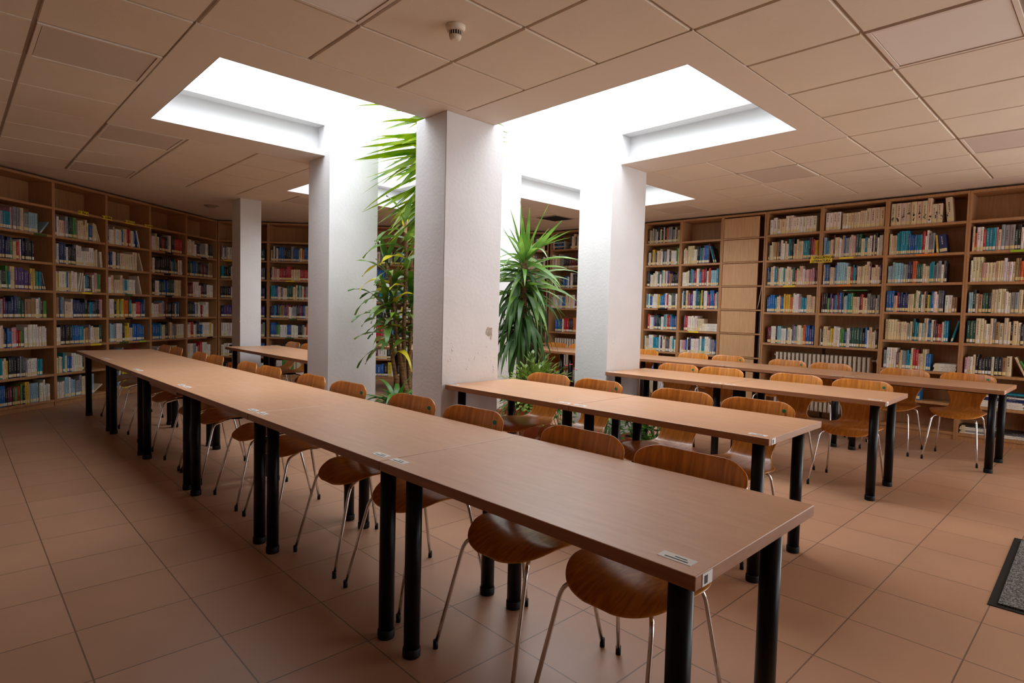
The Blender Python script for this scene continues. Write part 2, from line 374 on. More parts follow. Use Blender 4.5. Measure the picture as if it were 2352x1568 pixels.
# ------------------------------------------------------------------ bookcases
PAL = dict(w=(228, 222, 212), c=(216, 196, 162), y=(214, 178, 52), o=(206, 96, 36), r=(176, 34, 38), m=(104, 34, 44), p=(84, 54, 120), k=(28, 27, 32), n=(28, 42, 92),
           b=(24, 92, 164), l=(142, 182, 198), t=(20, 136, 164), g=(78, 140, 64), d=(30, 78, 66), e=(140, 142, 148), s=(84, 84, 92), i=(206, 150, 160), a=(156, 120, 82))
CN = dict(w='white', c='cream', y='yellow', o='orange', r='red', m='maroon', p='purple', k='black', n='navy', b='blue', l='pale blue', t='turquoise', g='green', d='dark green',
          e='grey', s='slate grey', i='pink', a='tan')
ZS8 = [2.372, 2.04, 1.715, 1.385, 1.06, .73, .39, .08]
ZS5 = [2.38, 2.045, 1.71, 1.355, .945]
BAYS = []; BOOKS = []
def bay(p0, p1, desc, zs=ZS8, kind='books', plinth=True):
    p0, p1 = Vector(p0), Vector(p1); W = (p1 - p0).length; rz = math.atan2(p1.y - p0.y, p1.x - p0.x)
    o = thing('bookcase', desc, 'bookcase', (p0.x, p0.y, 0), rz, 'wooden wall bookcases')
    D = .32; th = .02; TZ = 2.69
    for x in (0, W - th):
        z0 = .915 if (x > 0 and len(BAYS) == 17) or (x == 0 and len(BAYS) == 18) else 0
        bm = bmesh.new(); box(bm, x + .0005, x + th - .0005, 0, D, z0, TZ); obj('side_panel', bm, 'shelf', o, bevel=.0015)
    bm = bmesh.new(); box(bm, th, W - th, 0, D, TZ - .028, TZ); obj('top_panel', bm, 'shelf', o)
    bm = bmesh.new(); box(bm, th, W - th, D - .01, D, .0, TZ - .03); obj('back_panel', bm, 'shelf', o)
    for z in zs:
        bm = bmesh.new(); box(bm, th, W - th, .002, D - .011, z - .028, z); obj('shelf', bm, 'shelf', o, bevel=.0015)
    if plinth:
        bm = bmesh.new(); box(bm, th, W - th, .01, .03, 0, .051); obj('plinth', bm, 'shelf', o)
    T = Matrix.Translation((p0.x, p0.y, 0)) @ Matrix.Rotation(rz, 4, 'Z')
    BAYS.append((o, W, T, desc)); return o, W, T

def book_geo(bm, cl, T, w_, h, d, col, labelcol, rnd, spine_lbl=True, title=True):
    """one book standing at x 0..w_, spine at y=0 facing -y, pages behind; every face coloured"""
    def q4(pts, c):
        f = bm.faces.new([bm.verts.new(T @ Vector(p)) for p in pts])
        for lo in f.loops: lo[cl] = (c[0], c[1], c[2], 1)
    e = .0015; pg = srgb(214, 202, 176)
    # spine, gently rounded, in rows: label band, cover, title marks, cover
    rows = [0]
    if spine_lbl: rows += [.012, .045]
    rows += [h]
    xs3 = [0, w_ * .22, w_ * .78, w_]; ysp = [.0035, 0, 0, .0035]
    for a in range(len(rows) - 1):
        for b in range(3):
            c = labelcol if (spine_lbl and a == 1) else col
            q4([(xs3[b], ysp[b], rows[a]), (xs3[b + 1], ysp[b + 1], rows[a]), (xs3[b + 1], ysp[b + 1], rows[a + 1]), (xs3[b], ysp[b], rows[a + 1])], c)
    if title:
        lum = .3 * col[0] + .6 * col[1] + .1 * col[2]
        tcol = tuple(c * .22 for c in col[:3]) if lum > .18 else tuple(min(.75, c * .4 + .42) for c in col[:3])
        z = h * rnd.uniform(.34, .5); zt = h * rnd.uniform(.8, .93); ww = w_ * rnd.uniform(.07, .14); xc = w_ * rnd.uniform(.42, .58)
        while z < zt:
            l = rnd.uniform(.006, .022); 
            q4([(xc - ww, -.0004, z), (xc + ww, -.0004, z), (xc + ww, -.0004, min(z + l, zt)), (xc - ww, -.0004, min(z + l, zt))], tcol)
            z += l + rnd.uniform(.003, .009)
    # boards
    for x, s in ((0, 0), (w_, 1)):
        q4([(x, .0035, 0), (x, d, 0), (x, d, h), (x, .0035, h)], col)
        xi = x + (.0018 if s == 0 else -.0018)
        q4([(x, d, 0), (xi, d, 0), (xi, d, h), (x, d, h)], col); q4([(x, .0035, h), (x, d, h), (xi, d, h), (xi, .0035, h)], col)
    q4([(0, .0035, h), (w_, .0035, h), (w_ * .78, 0, h), (w_ * .22, 0, h)], col)
    q4([(.0018, .004, h - .003), (w_ - .0018, .004, h - .003), (w_ - .0018, d - .003, h - .003), (.0018, d - .003, h - .003)], pg)
    q4([(.0018, d - .003, 0), (w_ - .0018, d - .003, 0), (w_ - .0018, d - .003, h - .003), (.0018, d - .003, h - .003)], pg)
    q4([(0, .0035, 0), (w_, .0035, 0), (w_, d, 0), (0, d, 0)], pg)

def fill(bi, si, z, s, f0, f1, hmax=.255, seed=0, lean=0, top=.30):
    """put a row of books on one shelf, letters = colours from left to right"""
    o, W, T, desc = BAYS[bi]; rnd = random.Random(bi * 101 + si * 7 + seed)
    x = .024 + (W - .05) * f0; xe = .024 + (W - .05) * f1; n = len(s)
    wts = []; hs = []; prev = None
    for c in s:
        if c == prev and rnd.random() < .72: wts.append(wts[-1]); hs.append(hs[-1])
        else: wts.append(rnd.choice((.7, .85, 1, 1, 1.2, 1.5))); hs.append(rnd.uniform(.72, 1.0) * hmax)
        prev = c
    if n > 1:
        k = (xe - x) / sum(wts)
    else: k = .03
    for i, c in enumerate(s):
        bw = wts[i] * k; h = min(hs[i], top)
        ln = 0
        base = srgb(*[max(5, min(245, v + rnd.randint(-9, 9))) for v in PAL[c]])
        BOOKS.append(dict(bay=bi, si=si, idx=i + 1, n=n, T=T @ Matrix.Translation((x, rnd.uniform(.02, .035), z + .0008)), w=bw * .97, h=h, d=rnd.uniform(.13, .17), c=c, col=base,
                          lb=srgb(225, 205, 150) if rnd.random() < .7 else srgb(226, 224, 218), rnd=rnd.random()))
        x += bw
    return x
def leaning(bi, si, z, c, x, ang, h=.22, bw=.018):
    o, W, T, desc = BAYS[bi]; base = srgb(*PAL[c])
    # ang > 0 leans towards the left post, < 0 towards the right one
    M_ = T @ Matrix.Translation((x, .03, z + .001 + (bw * math.sin(R(-ang)) if ang < 0 else 0))) @ Matrix.Rotation(R(-ang) if ang > 0 else R(-ang), 4, 'Y')
    BOOKS.append(dict(bay=bi, si=si, idx=0, n=0, T=M_, w=bw, h=h, d=.15, c=c, col=base, lb=srgb(226, 214, 180), rnd=.5, pose='leaning'))
def flat(bi, si, z, cs, x, L=.26, hs=None, spread=.22):
    o, W, T, desc = BAYS[bi]; rnd = random.Random(bi * 7 + si)
    for k, c in enumerate(cs):
        hh = hs or rnd.uniform(.014, .028); xx = x + rnd.uniform(-.008, .008); LL_ = min(L * rnd.uniform(.94, 1), W - .03 - xx)
        M_ = T @ Matrix.Translation((xx, .025, z + hh + .001)) @ Matrix.Rotation(R(90), 4, 'Y')
        BOOKS.append(dict(bay=bi, si=si, idx=k + 1, n=len(cs), T=M_, w=hh * .97, h=LL_, d=spread, c=c, col=srgb(*PAL[c]), lb=srgb(226, 214, 180), rnd=.5, pose='flat'))
        z += hh

ld775 = ld * .775
def lp(k): v = LA + ld775 * k; return (v.x, v.y)
OL = ['first', 'second', 'third', 'fourth', 'fifth', 'sixth', 'seventh', 'eighth', 'ninth', 'tenth']
bay(lp(-1), lp(0), 'beech bookcase at the picture left edge, empty top, purple series midway')          # 0
bay(lp(0), lp(1), 'tall beech bookcase under the 53 FISICA sign, behind the end of the long table')        # 1
bay(lp(1), lp(2), 'tall beech bookcase under the 55 GEOLOGIA sign, third on the left wall')                  # 2
bay(lp(2), lp(3), 'tall beech bookcase with bright red books under its empty top shelf')                   # 3
bay(lp(3), lp(4), 'tall beech bookcase ending the left wall at the room corner')                           # 4
bd = (BB - BA).normalized()
def bp_(s): v = BA + bd * s; return (v.x, v.y)
cuts = [.02, .853, 1.70, 2.51, 3.31, 4.10, 4.90, 5.70]
bdesc = ['corner bookcase half hidden by the slim white pillar', 'bookcase with rows of orange books, between slim pillar and white column', 'bookcase hidden behind the wide faced white column',
         'bookcase seen between the columns behind the slender potted plant', 'bookcase behind the near white column', 'bookcase behind the far corner column', 'bookcase behind the tall yucca plant']
for k in range(7): bay(bp_(cuts[k]), bp_(cuts[k + 1]), bdesc[k])                                              # 5..11
rd = (RB - RA).normalized()
def rp(s): v = RA + rd * s; return (v.x, v.y)
rc = [0.005, .145, .78, 1.44, 1.92, 2.515, 3.14, 3.72]
bay(rp(.012), rp(.95), 'radiator bookcase seen between the yucca and the white column', ZS5, plinth=False)      # 12
bay(rp(.95), rp(1.915), 'bookcase hidden behind the white column at the third table row')                     # 13
bay(rp(1.915), rp(2.51), 'narrow full bookcase directly beside the white column, far right wall')           # 14
bay(rp(2.51), rp(3.135), 'narrow bookcase beside the closed wood panels, its top shelf empty')                # 15
bay(rp(3.135), rp(3.735), 'closed bookcase bay of plain wood panels with a dark slot at one side', [])        # 16
bay((5.76, .597), (5.76, -.095), 'bookcase of white volumes above a radiator, beside the plain wood panels', ZS5, plinth=False)   # 17
bay((5.76, -.095), (5.76, -.805), 'bookcase above the radiator, under the yellow linguistics and literature sign', ZS5, plinth=False)  # 18
bay((5.76, -.805), (5.76, -1.57), 'tall bookcase with ink drawings on its top shelf volumes')                 # 19
bay((5.76, -1.57), (5.76, -2.34), 'tall bookcase cut by the picture right edge, lime tag on a shelf')          # 20

bay(lp(-2), lp(-1), 'beech bookcase standing beyond the left edge of the photograph')                          # 21
bay((5.76, -2.34), (5.76, -3.11), 'tall beech bookcase standing beyond the right edge of the photograph')     # 22
F = fill
for bi in (21, 22):
    for si, ss in enumerate(['', 'bbkkwwccttrrnnwwcc', 'ccwwwwkktteeiicc', 'ppggccwwbbnnkkrr', 'ccccwwddkkttbbww', 'wwcckkmmrrbbtt', 'kkwwccbb', 'wwccttkk']):
        if ss: F(bi, si, ZS8[si], ss, .02, .85)
# bookcase 0
F(0, 1, 2.04, 'ttbteettttieeeeecceeellll', 0, .80); leaning(0, 1, 2.04, 'l', .622, -38, .175)
F(0, 2, 1.715, 'bnknnknnnnngccrrwbnkkkkkk', 0, .72)
F(0, 3, 1.385, 'weeckekkgtcccppppppycggtt', 0, .83); leaning(0, 3, 1.385, 's', .65, 12, .22); leaning(0, 3, 1.385, 's', .675, 12, .22)
F(0, 4, 1.06, 'wwcbeimnnnnnnddaaaawlmgg', 0, .93)
F(0, 5, .73, 'wkbcpwcekbtiirrgdwwwwwwwwwwwwwwww', 0, .92)
F(0, 6, .39, 'kbktttwcykkkkessmewwwwwttt', 0, .84)
F(0, 7, .08, 'nkwbkbbbkmmmmggrgkyywlllldwwwwwww', 0, .97)
# 1
F(1, 1, 2.04, 'ebwcciekddgecccccbbcc', 0, .85); leaning(1, 1, 2.04, 'c', .66, 16, .24); leaning(1, 1, 2.04, 'c', .69, 18, .23)
F(1, 2, 1.715, 'mlwnnnwkkkkkwwwwwwwwwwcc', 0, .86); leaning(1, 2, 1.715, 'w', .705, 5, .2, .035)
F(1, 3, 1.385, 'wwywwwbccwww', 0, .44); leaning(1, 3, 1.385, 'w', .35, -10, .24); leaning(1, 3, 1.385, 'w', .385, -10, .24); F(1, 3, 1.385, 'wttkk', .57, .72, seed=1); F(1, 3, 1.385, 'wiigg', .76, .93, seed=2)
F(1, 4, 1.06, 'aabecccwnnnnnnkktbkkkkii', 0, .96)
F(1, 5, .73, 'wwkkkkkbbbbttcaewwcccd', 0, .96)
F(1, 6, .39, 'nwcctcbbwwwwwk', 0, .56)
F(1, 7, .08, 'bwwwwllwlleeeccclll', 0, .76); leaning(1, 7, .08, 'c', .565, -58, .17)
# 2
F(2, 1, 2.04, 'ybwwwcwwwwcbccrrccb', 0, .68); leaning(2, 1, 2.04, 'b', .57, 12, .24); leaning(2, 1, 2.04, 'w', .60, 14, .24)
F(2, 2, 1.715, 'knnwwwkeeccccccccc', 0, .72); leaning(2, 2, 1.715, 'c', .66, 18, .26)
F(2, 3, 1.385, 'ewwcccccccclttwwww', 0, .68); leaning(2, 3, 1.385, 'w', .63, 14, .26)
F(2, 4, 1.06, 'ewwkyygyyoodtcccrrrbnb', 0, .94)
F(2, 5, .73, 'klllewwwkkyyyccbbbbbb', 0, .9)
F(2, 6, .39, 'yebbwwewkkwwrrr', 0, .75)
F(2, 7, .08, 'wbbblwbyyywwcckk', 0, .8)
# 3
F(3, 1, 2.04, 'kwwccckrrkkkewwkkrrrr', 0, .93)
F(3, 2, 1.715, 'rrwkkkkkkkkkebtddrwwe', 0, .97)
F(3, 3, 1.385, 'ykwwddddbbkdddcccc', 0, .9)
F(3, 4, 1.06, 'wwwwwiilmmkkkkkwbb', 0, .83)
F(3, 5, .73, 'tebbbtawcmnkacceeecwwww', 0, 1)
F(3, 6, .39, 'wwwewwwnnbtkcccw', 0, .85)
F(3, 7, .08, 'kkwwcckbbwwmm', 0, .7)
# 4
F(4, 1, 2.04, 'cwwwwcwwwwkkeeeeewwkkkk', 0, .93)
F(4, 2, 1.715, 'kkdekbbskkmmmmmkkeaa', 0, .92)
F(4, 3, 1.385, 'mmmmmwwwwmmkkkkwwwww', 0, .94)
F(4, 4, 1.06, 'kkkkkknbwewwrrwwwww', 0, .78)
F(4, 5, .73, 'wwwcrrwwekkkbbbwwwwyyw', 0, .94)
F(4, 6, .39, 'wwwweewrrrwwwwww', 0, .84)
F(4, 7, .08, 'wwcckkbbwwrr', 0, .7)
# back wall
BK = [['', 'ewewwwwaaccctttccdd', 'tkkkwwwwrrrrbppppss', 'kkkkkwwaabbobbbkknn', 'npppppppprrrmmmppp', 'wwwwwlttttbbbkkwwee', 'wwwwwkkwwwwwbtkoobb', 'kkooowwkkbbww'],
      ['', 'cdwdwwbbbbkkkeebbbwcobbaccwbb', 'pciiccrrrrkrrrrcccccrrrrrroorr', 'tttbbccpccddddcccdlgcreeellcc', 'nntnngaappowweeekkrnnbccooorrr', 'bbbbgewwwbbbwwwwkkkeccrwwttbb', 'wwkkkkwwwtttttbbkk', 'kkwwggcwwbb'],
      ['', 'bbbkkwwttccrrbb', 'rrkkwwbbnncc', 'ttbbwwkkccrr', 'nnppwwrrkkbb', 'bbwwkkccttrr', 'wwkkttbb', 'kkwwcc'],
      ['', 'kkwweecckkbb', 'bbbbbbbbnn', 'bbtntbbdbbtb', 'kmkkwwkkwwww', 'kkrrimkbkkcc', 'kmmwwkkwii', 'kkbbbkywkkbb'],
      ['', 'kkwweecckkbb', 'bbnnwwbbnn', 'bbtntbbdbbtb', 'kmkkwwkkwwww', 'kkrrimkbkk', 'kmmwwkkwii', 'kkbbbkyw'],
      ['', 'wwccbbkktt', 'kkwwccbbrr', 'ttwwkkccbb', 'wwbbccrrkk', 'bbwwcckktt', 'wwccbb', 'kkww'],
      ['kdkwwckwyyykwcc', 'wkkwwttnnnwwccecckw', 'dbbwwttwweccccclwc', 'cccwwobbnnkkkewwkr', 'wwtbwwiiwwwwwm', 'wwccbbkktt', 'kkwwccbb', 'wwcc']]
BF = [[.95] * 8, [.98] * 8, [.8] * 8, [.95, .92, .5, .95, .95, .95, .9, .95], [.8] * 8, [.8] * 8, [.95, .97, .97, .96, .9, .8, .8, .8]]
for k in range(7):
    for si, s in enumerate(BK[k]):
        if s: F(5 + k, si, ZS8[si], s, 0.02, BF[k][si])
# radiator bookcase in the gap
flat(12, 0, 2.38, 'nkwbklk', .03, .26); F(12, 0, 2.38, 'kwckwkcc', .45, .75)
F(12, 1, 2.045, 'wcwcceekkkkkmmmkkkkkwwcc', 0, .97)
F(12, 2, 1.71, 'wkwkapkbbwkwwkkkkkccwwee', 0, .97)
F(12, 3, 1.355, 'lcwwwlwbbcccwmrebbwwccbb', 0, .97)
F(12, 4, .945, 'bbbkwrrkkkkoooowwccbb', .12, .9)
for si, s in enumerate(['wwccbbkk', 'kkwwccrr', 'ttwwkkcc', 'wwbbccrrkk', 'bbwwcckktt', 'wwccbb', '']): 
    if s: F(13, si, ZS8[si], s, .02, .8)
# 14 (A)
for si, s in enumerate(['kcceckewkkwkwkkoeekeckcc', 'kwwkyyekcccwkeewwkwwwwgc', 'kktwwcwwwdwtccewppaakkkk', 'etwbbwwwwyytbbwwrwwssssw', 'rwwwlpkdkdwwtelrrtbbnb', 'wcccwwwttttwkwwcssawwtw', 'wwbbkkww', 'ccwwkk']):
    F(14, si, ZS8[si], s, .10 if si == 4 else .02, .98, hmax=.245)
# 15 (B)
F(15, 1, 2.04, 'wccccccwwkktmebbbm', .02, .72, hmax=.28); leaning(15, 1, 2.04, 't', .50, 16, .25); leaning(15, 1, 2.04, 'k', .53, 18, .22)
F(15, 2, 1.715, 'wwwcwktebrrwwbbrrrmwcorlllt', .02, .98, hmax=.27)
F(15, 3, 1.385, 'wlkccboppwwwbddgykwwbrbbbrcl', .02, .98, hmax=.28)
F(15, 4, 1.06, 'brrwwwwwwwcccc', .10, .64, hmax=.25); flat(15, 4, 1.06, 'wwwww', .37, .235, .022); flat(15, 4, 1.06 + .11, '', .4)
F(15, 5, .73, 'wiibwkpwwwwwewtttwwweebb', .02, .98)
F(15, 6, .39, 'wkwwbbwwccrr', .02, .7)
# 17 (D)
F(17, 0, 2.38, 'wwccwwwwwwwwww', .02, .93, hmax=.235, seed=3)
F(17, 1, 2.045, 'kcccaakwwcwwttkkcccccctttkmryy', .01, .98, hmax=.275)
F(17, 2, 1.71, 'bkccwttacwwtcwcwdrccccwiwiiiimm', .01, .99)
F(17, 3, 1.355, 'bbbbtccbbyyyyyoowwwiettccic', .03, .98)
F(17, 4, .945, 'mmwwwkllwwwwbcwseecwwcobbpb', .07, .98)
# 18 (E)
F(18, 0, 2.38, 'wwww', .02, .28, hmax=.235); F(18, 0, 2.38, 'ccccccccccccc', .31, .99, hmax=.25, seed=1)
F(18, 1, 2.045, 'lltteccmcccwccbeewciiddcctcwkwkwwww', .01, .99, hmax=.285)
F(18, 2, 1.71, 'cbbkcccblllllwcrrttkccccccwmccccp', .02, .99, hmax=.27)
F(18, 3, 1.355, 'mkkgppipptmrbkclttgcccckrcceesswe', .02, .99); flat(18, 3, 1.355 + .275, 'g', .27, .26, .012)
F(18, 4, .945, 'wkccccyywwwggkbwwdddddkbwcccwk', .01, .99)
# 19 (F)
F(19, 0, 2.372, 'cccccccccc', .01, .70, hmax=.285, seed=2); leaning(19, 0, 2.372, 'c', .57, 6, .27, .06)
F(19, 1, 2.04, 'cccccttttttbbbbttrrwweee', .01, .62, hmax=.27); leaning(19, 1, 2.04, 'y', .49, 6, .2, .02)
leaning(19, 1, 2.04, 'n', .52, 8, .2, .07)
F(19, 2, 1.715, 'lllllleennoodddccctteeewsk', .01, .80, hmax=.25)
F(19, 3, 1.385, 'bbbccrnnnnncccgcwdwwckytbwwess', .01, .78); F(19, 3, 1.385, 'wwaa', .80, .95, hmax=.2)
F(19, 4, 1.06, 'ccccccccccecdttclccbtwmdrrctt', .02, .86, hmax=.26); leaning(19, 4, 1.06, 't', .665, -14, .24)
F(19, 5, .73, 'ewwwwmcceettcrrccccbb', .02, .66, hmax=.245); flat(19, 5, .73, 'wwwwww', .53, .21, .0145)
F(19, 6, .39, 'mmcewkccbb', .03, .55, hmax=.25)
# 20 (G)
F(20, 1, 2.04, 'cowwrttticeeedkwnkccwwkkww', .02, .99, hmax=.27)
F(20, 2, 1.715, 'wcccicccccccwwwwaaoocccyyrrwwc', .02, .99, hmax=.28)
F(20, 3, 1.385, 'llkcaddkccccwweecacwwwelbcww', .02, .99, hmax=.26)
F(20, 4, 1.06, 'dddcccwwceaccckcwkiseecccc', .02, .99, hmax=.28)
F(20, 5, .73, 'iwwckkkkkwkkac', .02, .56, hmax=.22); leaning(20, 5, .73, 'c', .535, 24, .22); leaning(20, 5, .73, 'g', .565, 26, .18); F(20, 5, .73, 'kkwnbbb', .80, .98, seed=1)
flat(20, 6, .39, 'wwwwnnwkt', .14, .42, .018); flat(20, 6, .39, 'bgywnk', .03, .1, .018)
flat(20, 7, .08, 'wewwk', .03, .30, .018); flat(20, 7, .08, 'wwsk', .36, .30, .018)

# ---- build: the 300 largest in view as things, the rest as one
camP = camo.matrix_world.translation; inv = camo.matrix_world.inverted()
def inview(p):
    q_ = inv @ p
    if q_.z > -.1: return None
    x, y = 1176 + FPX * q_.x / -q_.z, 784 - FPX * q_.y / -q_.z
    return (x, y) if -5 < x < 2357 and 0 < y < 1568 else None
for b in BOOKS:
    c = b['T'] @ Vector((b['w'] / 2, 0, b['h'] / 2)); iv = inview(c); d = (c - camP).length
    b['score'] = -1
    if iv and b['bay'] in (0, 1, 14, 15, 17, 18, 19, 20):
        occl = (iv[1] > 800 and iv[0] > 180 and b['bay'] < 5) or (iv[1] > 815 and iv[0] < 2000) or iv[1] > 1020
        b['score'] = 0 if occl else b['w'] * b['h'] / d / d
order = sorted(range(len(BOOKS)), key=lambda i: -BOOKS[i]['score'])[:298]
pick = set(i for i in order if BOOKS[i]['score'] > 0)
SHORT = {0: 'the bookcase at the left picture edge', 1: 'the bookcase under the fisica sign', 14: 'the bookcase touching the white column', 15: 'the bookcase before the plain panels',
         17: 'the bookcase after the plain panels', 18: 'the bookcase right of the linguistics sign', 19: 'the bookcase with ink drawn volumes', 20: 'the bookcase at the right picture edge'}
ROWN = ['top', 'second', 'third', 'fourth', 'fifth', 'sixth', 'seventh', 'bottom']
def ordn(n):
    sfx = 'th' if 10 < n % 100 < 14 else {1: 'st', 2: 'nd', 3: 'rd'}.get(n % 10, 'th'); return f'{n}{sfx}'
bmS = bmesh.new(); clS = bmS.loops.layers.float_color.new('cover')
cnt = {}
for i, b in enumerate(BOOKS):
    rnd = random.Random(i)
    if i in pick:
        bm = bmesh.new(); cl = bm.loops.layers.float_color.new('cover')
        book_geo(bm, cl, Matrix.Identity(4), b['w'], b['h'], b['d'], b['col'], b['lb'], rnd, spine_lbl=False)
        o = obj('book', bm, 'book'); o.matrix_world = b['T']
        k = (b['bay'], b['si'], b.get('pose', '')); cnt[k] = cnt.get(k, 0) + 1
        nm = {'': 'book', 'leaning': 'leaning book', 'flat': 'book lying flat'}[b.get('pose', '')]
        size = 'thick' if b['w'] > .038 else 'slim' if b['w'] < .018 else ''
        pos = {'': f"{ordn(b['idx'])} from the left", 'leaning': ordn(cnt[k]) + ' leaning one', 'flat': f"{ordn(b['idx'])} from below"}[b.get('pose', '')]
        lab = f"{size + ' ' if size else ''}{CN[b['c']]} {nm}, {pos}, {ROWN[b['si']]} shelf of {SHORT[b['bay']]}"
        if len(lab.split()) > 16: lab = f"{CN[b['c']]} {nm}, {pos}, {ROWN[b['si']]} shelf, {SHORT[b['bay']][4:]}"
        tag(o, lab, 'book', f"books on the {ROWN[b['si']]} shelf of {SHORT[b['bay']]}")
        if b.get('pose') != 'flat' or b['h'] > .1:
            lb = bmesh.new(); z0 = .012
            T_ = [( .001, .0028), (b['w'] * .22, -.0006), (b['w'] * .78, -.0006), (b['w'] - .001, .0028)]
            for (xa, ya), (xb, yb) in zip(T_, T_[1:]):
                lb.faces.new([lb.verts.new(p) for p in ((xa, ya, z0), (xb, yb, z0), (xb, yb, z0 + .033), (xa, ya, z0 + .033))])
            mk = 'lblc' if b['lb'][2] < .5 else 'lblw'
            if mk not in MT: MT[mk] = mat('cream_spine_label' if mk == 'lblc' else 'white_spine_label', b['lb'], .5)
            obj('spine_label', lb, mk, o)
    else:
        book_geo(bmS, clS, b['T'], b['w'], b['h'], b['d'], b['col'], b['lb'], rnd, title=b['bay'] not in (7, 9, 10, 13))
me = bpy.data.meshes.new('books'); bmesh.ops.recalc_face_normals(bmS, faces=bmS.faces); bmS.to_mesh(me); bmS.free(); me.materials.append(MT['book'])
o = bpy.data.objects.new('books', me); COL.objects.link(o); tag(o, 'remaining rows of many coloured library books filling the shelves around the room', 'books', kind='stuff')

# ink drawings on the cream volumes of bookcase 19
# ---- shelf tags and signs
def text(body, size, parent, loc, rot=(R(90), 0, 0), m='ink', ext=.0004, align='LEFT', name='lettering', sx=1):
    c = bpy.data.curves.new(name, 'FONT'); c.body = body; c.size = size; c.extrude = ext; c.align_x = align; c.offset = size * .03
    o = bpy.data.objects.new(name, c); COL.objects.link(o); o.parent = parent; o.location = loc; o.rotation_euler = rot; o.scale = (sx, 1, 1)
    c.materials.append(MT[m]); bpy.context.view_layer.update()
    me = bpy.data.meshes.new_from_object(o.evaluated_get(bpy.context.evaluated_depsgraph_get()))
    n = bpy.data.objects.new(name, me); COL.objects.link(n); n.parent = parent; n.location = loc; n.rotation_euler = rot; n.scale = (sx, 1, 1)
    bpy.data.objects.remove(o); return n
def sign(bi, x, z, wd, ht, lines, size, m='yellow', tilt=0):
    o = BAYS[bi][0]
    bm = bmesh.new(); box(bm, 0, wd, -.004, 0, 0, ht)
    s = obj('shelf_sign' if lines else 'shelf_tag', bm, m, o, loc=(x, -.0005, z)); s.rotation_euler = (0, R(tilt), 0)
    for k, l in enumerate(lines):
        text(l, size, s, (wd * .5 + (.004 if k else 0), -.0045, ht - size * (.95 + k * 1.05)), align='CENTER', sx=.96)
    return s
sign(1, .335, 2.345, .155, .046, ['53  FÍSICA'], .036)
sign(1, .70, 2.345, .165, .046, ['54  QUÍMICA'], .035)
sign(2, .31, 2.345, .175, .046, ['55  GEOLOGÍA'], .033)
sign(2, .66, 2.345, .165, .042, ['57  BIOLOGÍA'], .032)
sign(17, .575, 1.985, .26, .088, ['8   LINGÜÍSTICA', 'LITERATURA'], .040)
for bi, x, z, wd, m_ in ((0, .52, 2.012, .16, 'dgreen'), (1, .38, 1.36, .15, 'yellow'), (2, .3, 1.36, .13, 'dgreen'), (1, .5, .70, .17, 'yellow'), (2, .3, 1.035, .13, 'black'), (2, .2, .705, .15, 'dgreen'), (2, .55, .705, .13, 'lime'),
                         (3, .3, 2.012, .16, 'black'), (3, .27, 1.69, .14, 'black'), (3, .3, 1.36, .14, 'black'), (3, .3, 1.035, .13, 'black'), (4, .35, 2.012, .14, 'black'), (4, .5, .70, .14, 'black'),
                         (5, .1, 2.012, .14, 'yellow'), (6, .3, 1.69, .15, 'yellow'), (6, .35, 1.035, .15, 'dgreen'), (6, .3, .705, .15, 'dgreen'), (12, .04, 1.33, .15, 'dgreen'),
                         (14, .26, 1.36, .16, 'black'), (15, .18, 1.035, .15, 'yellow'), (17, .26, 1.685, .15, 'yellow'), (18, .22, 2.02, .16, 'yellow'), (18, .22, 1.685, .15, 'orange'), (19, .3, 2.015, .2, 'orange'), (20, .36, 2.015, .2, 'lime')):
    sign(bi, x, z, wd, .022, [], 0, m_)
# drawings on the volumes
bm = bmesh.new(); rnd = random.Random(4)
for k in range(11):
    cx, cz = .05 + k * .052, rnd.uniform(.06, .13)
    for q_ in range(5):
        bx_, bz_ = cx + rnd.uniform(-.009, .009), cz + rnd.uniform(-.03, .03); rr_ = rnd.uniform(.003, .010)
        bm.faces.new([bm.verts.new((bx_ + rr_ * rnd.uniform(.4, 1) * math.cos(t * PI / 4), 0, bz_ + rr_ * 1.7 * rnd.uniform(.4, 1) * math.sin(t * PI / 4))) for t in range(8)])
oo = obj('ink_drawing', bm, 'ink', BAYS[19][0], loc=(0, .0185, 2.372))
# closed panel bay (16)
o, W, T, _ = BAYS[16]
zz = [2.70 - .03] + [2.367, 2.04, 1.713, 1.386, 1.06, .733, .40, .08]
for a, b in zip(zz, zz[1:]):
    bm = bmesh.new(); box(bm, .022, W - .09, .012, .03, b + .004, a - .024); obj('wood_panel', bm, 'panel', o, bevel=.002)
    bm = bmesh.new(); box(bm, .021, W - .021, .002, .26, b - .018, b); obj('shelf', bm, 'shelf', o)
bm = bmesh.new(); box(bm, W - .05, W - .022, .04, .06, .42, 1.36); obj('dark_spine', bm, mat('dark_slate_card', srgb(40, 52, 60), .6), o)
bm = bmesh.new(); tube(bm, [(W - .03, .02, 1.70), (W - .04, .01, 1.58), (W - .055, .01, 1.47), (W - .075, .02, 1.40)], .003, 6); obj('white_cord', bm, 'paper', o)
# small framed grille in the corner bookcase
t = thing('wall_grille', 'small grey framed grille on the top shelf behind the slim pillar', 'vent', tuple((BAYS[5][2] @ Vector((.17, .285, 2.40)))), BAYS[5][0].rotation_euler.z)
bm = bmesh.new(); box(bm, 0, .2, -.015, 0, 0, .19); obj('frame', bm, 'paper', t)
bm = bmesh.new(); box(bm, .015, .185, -.018, -.0155, .015, .175); obj('mesh_panel', bm, 'tee', t)

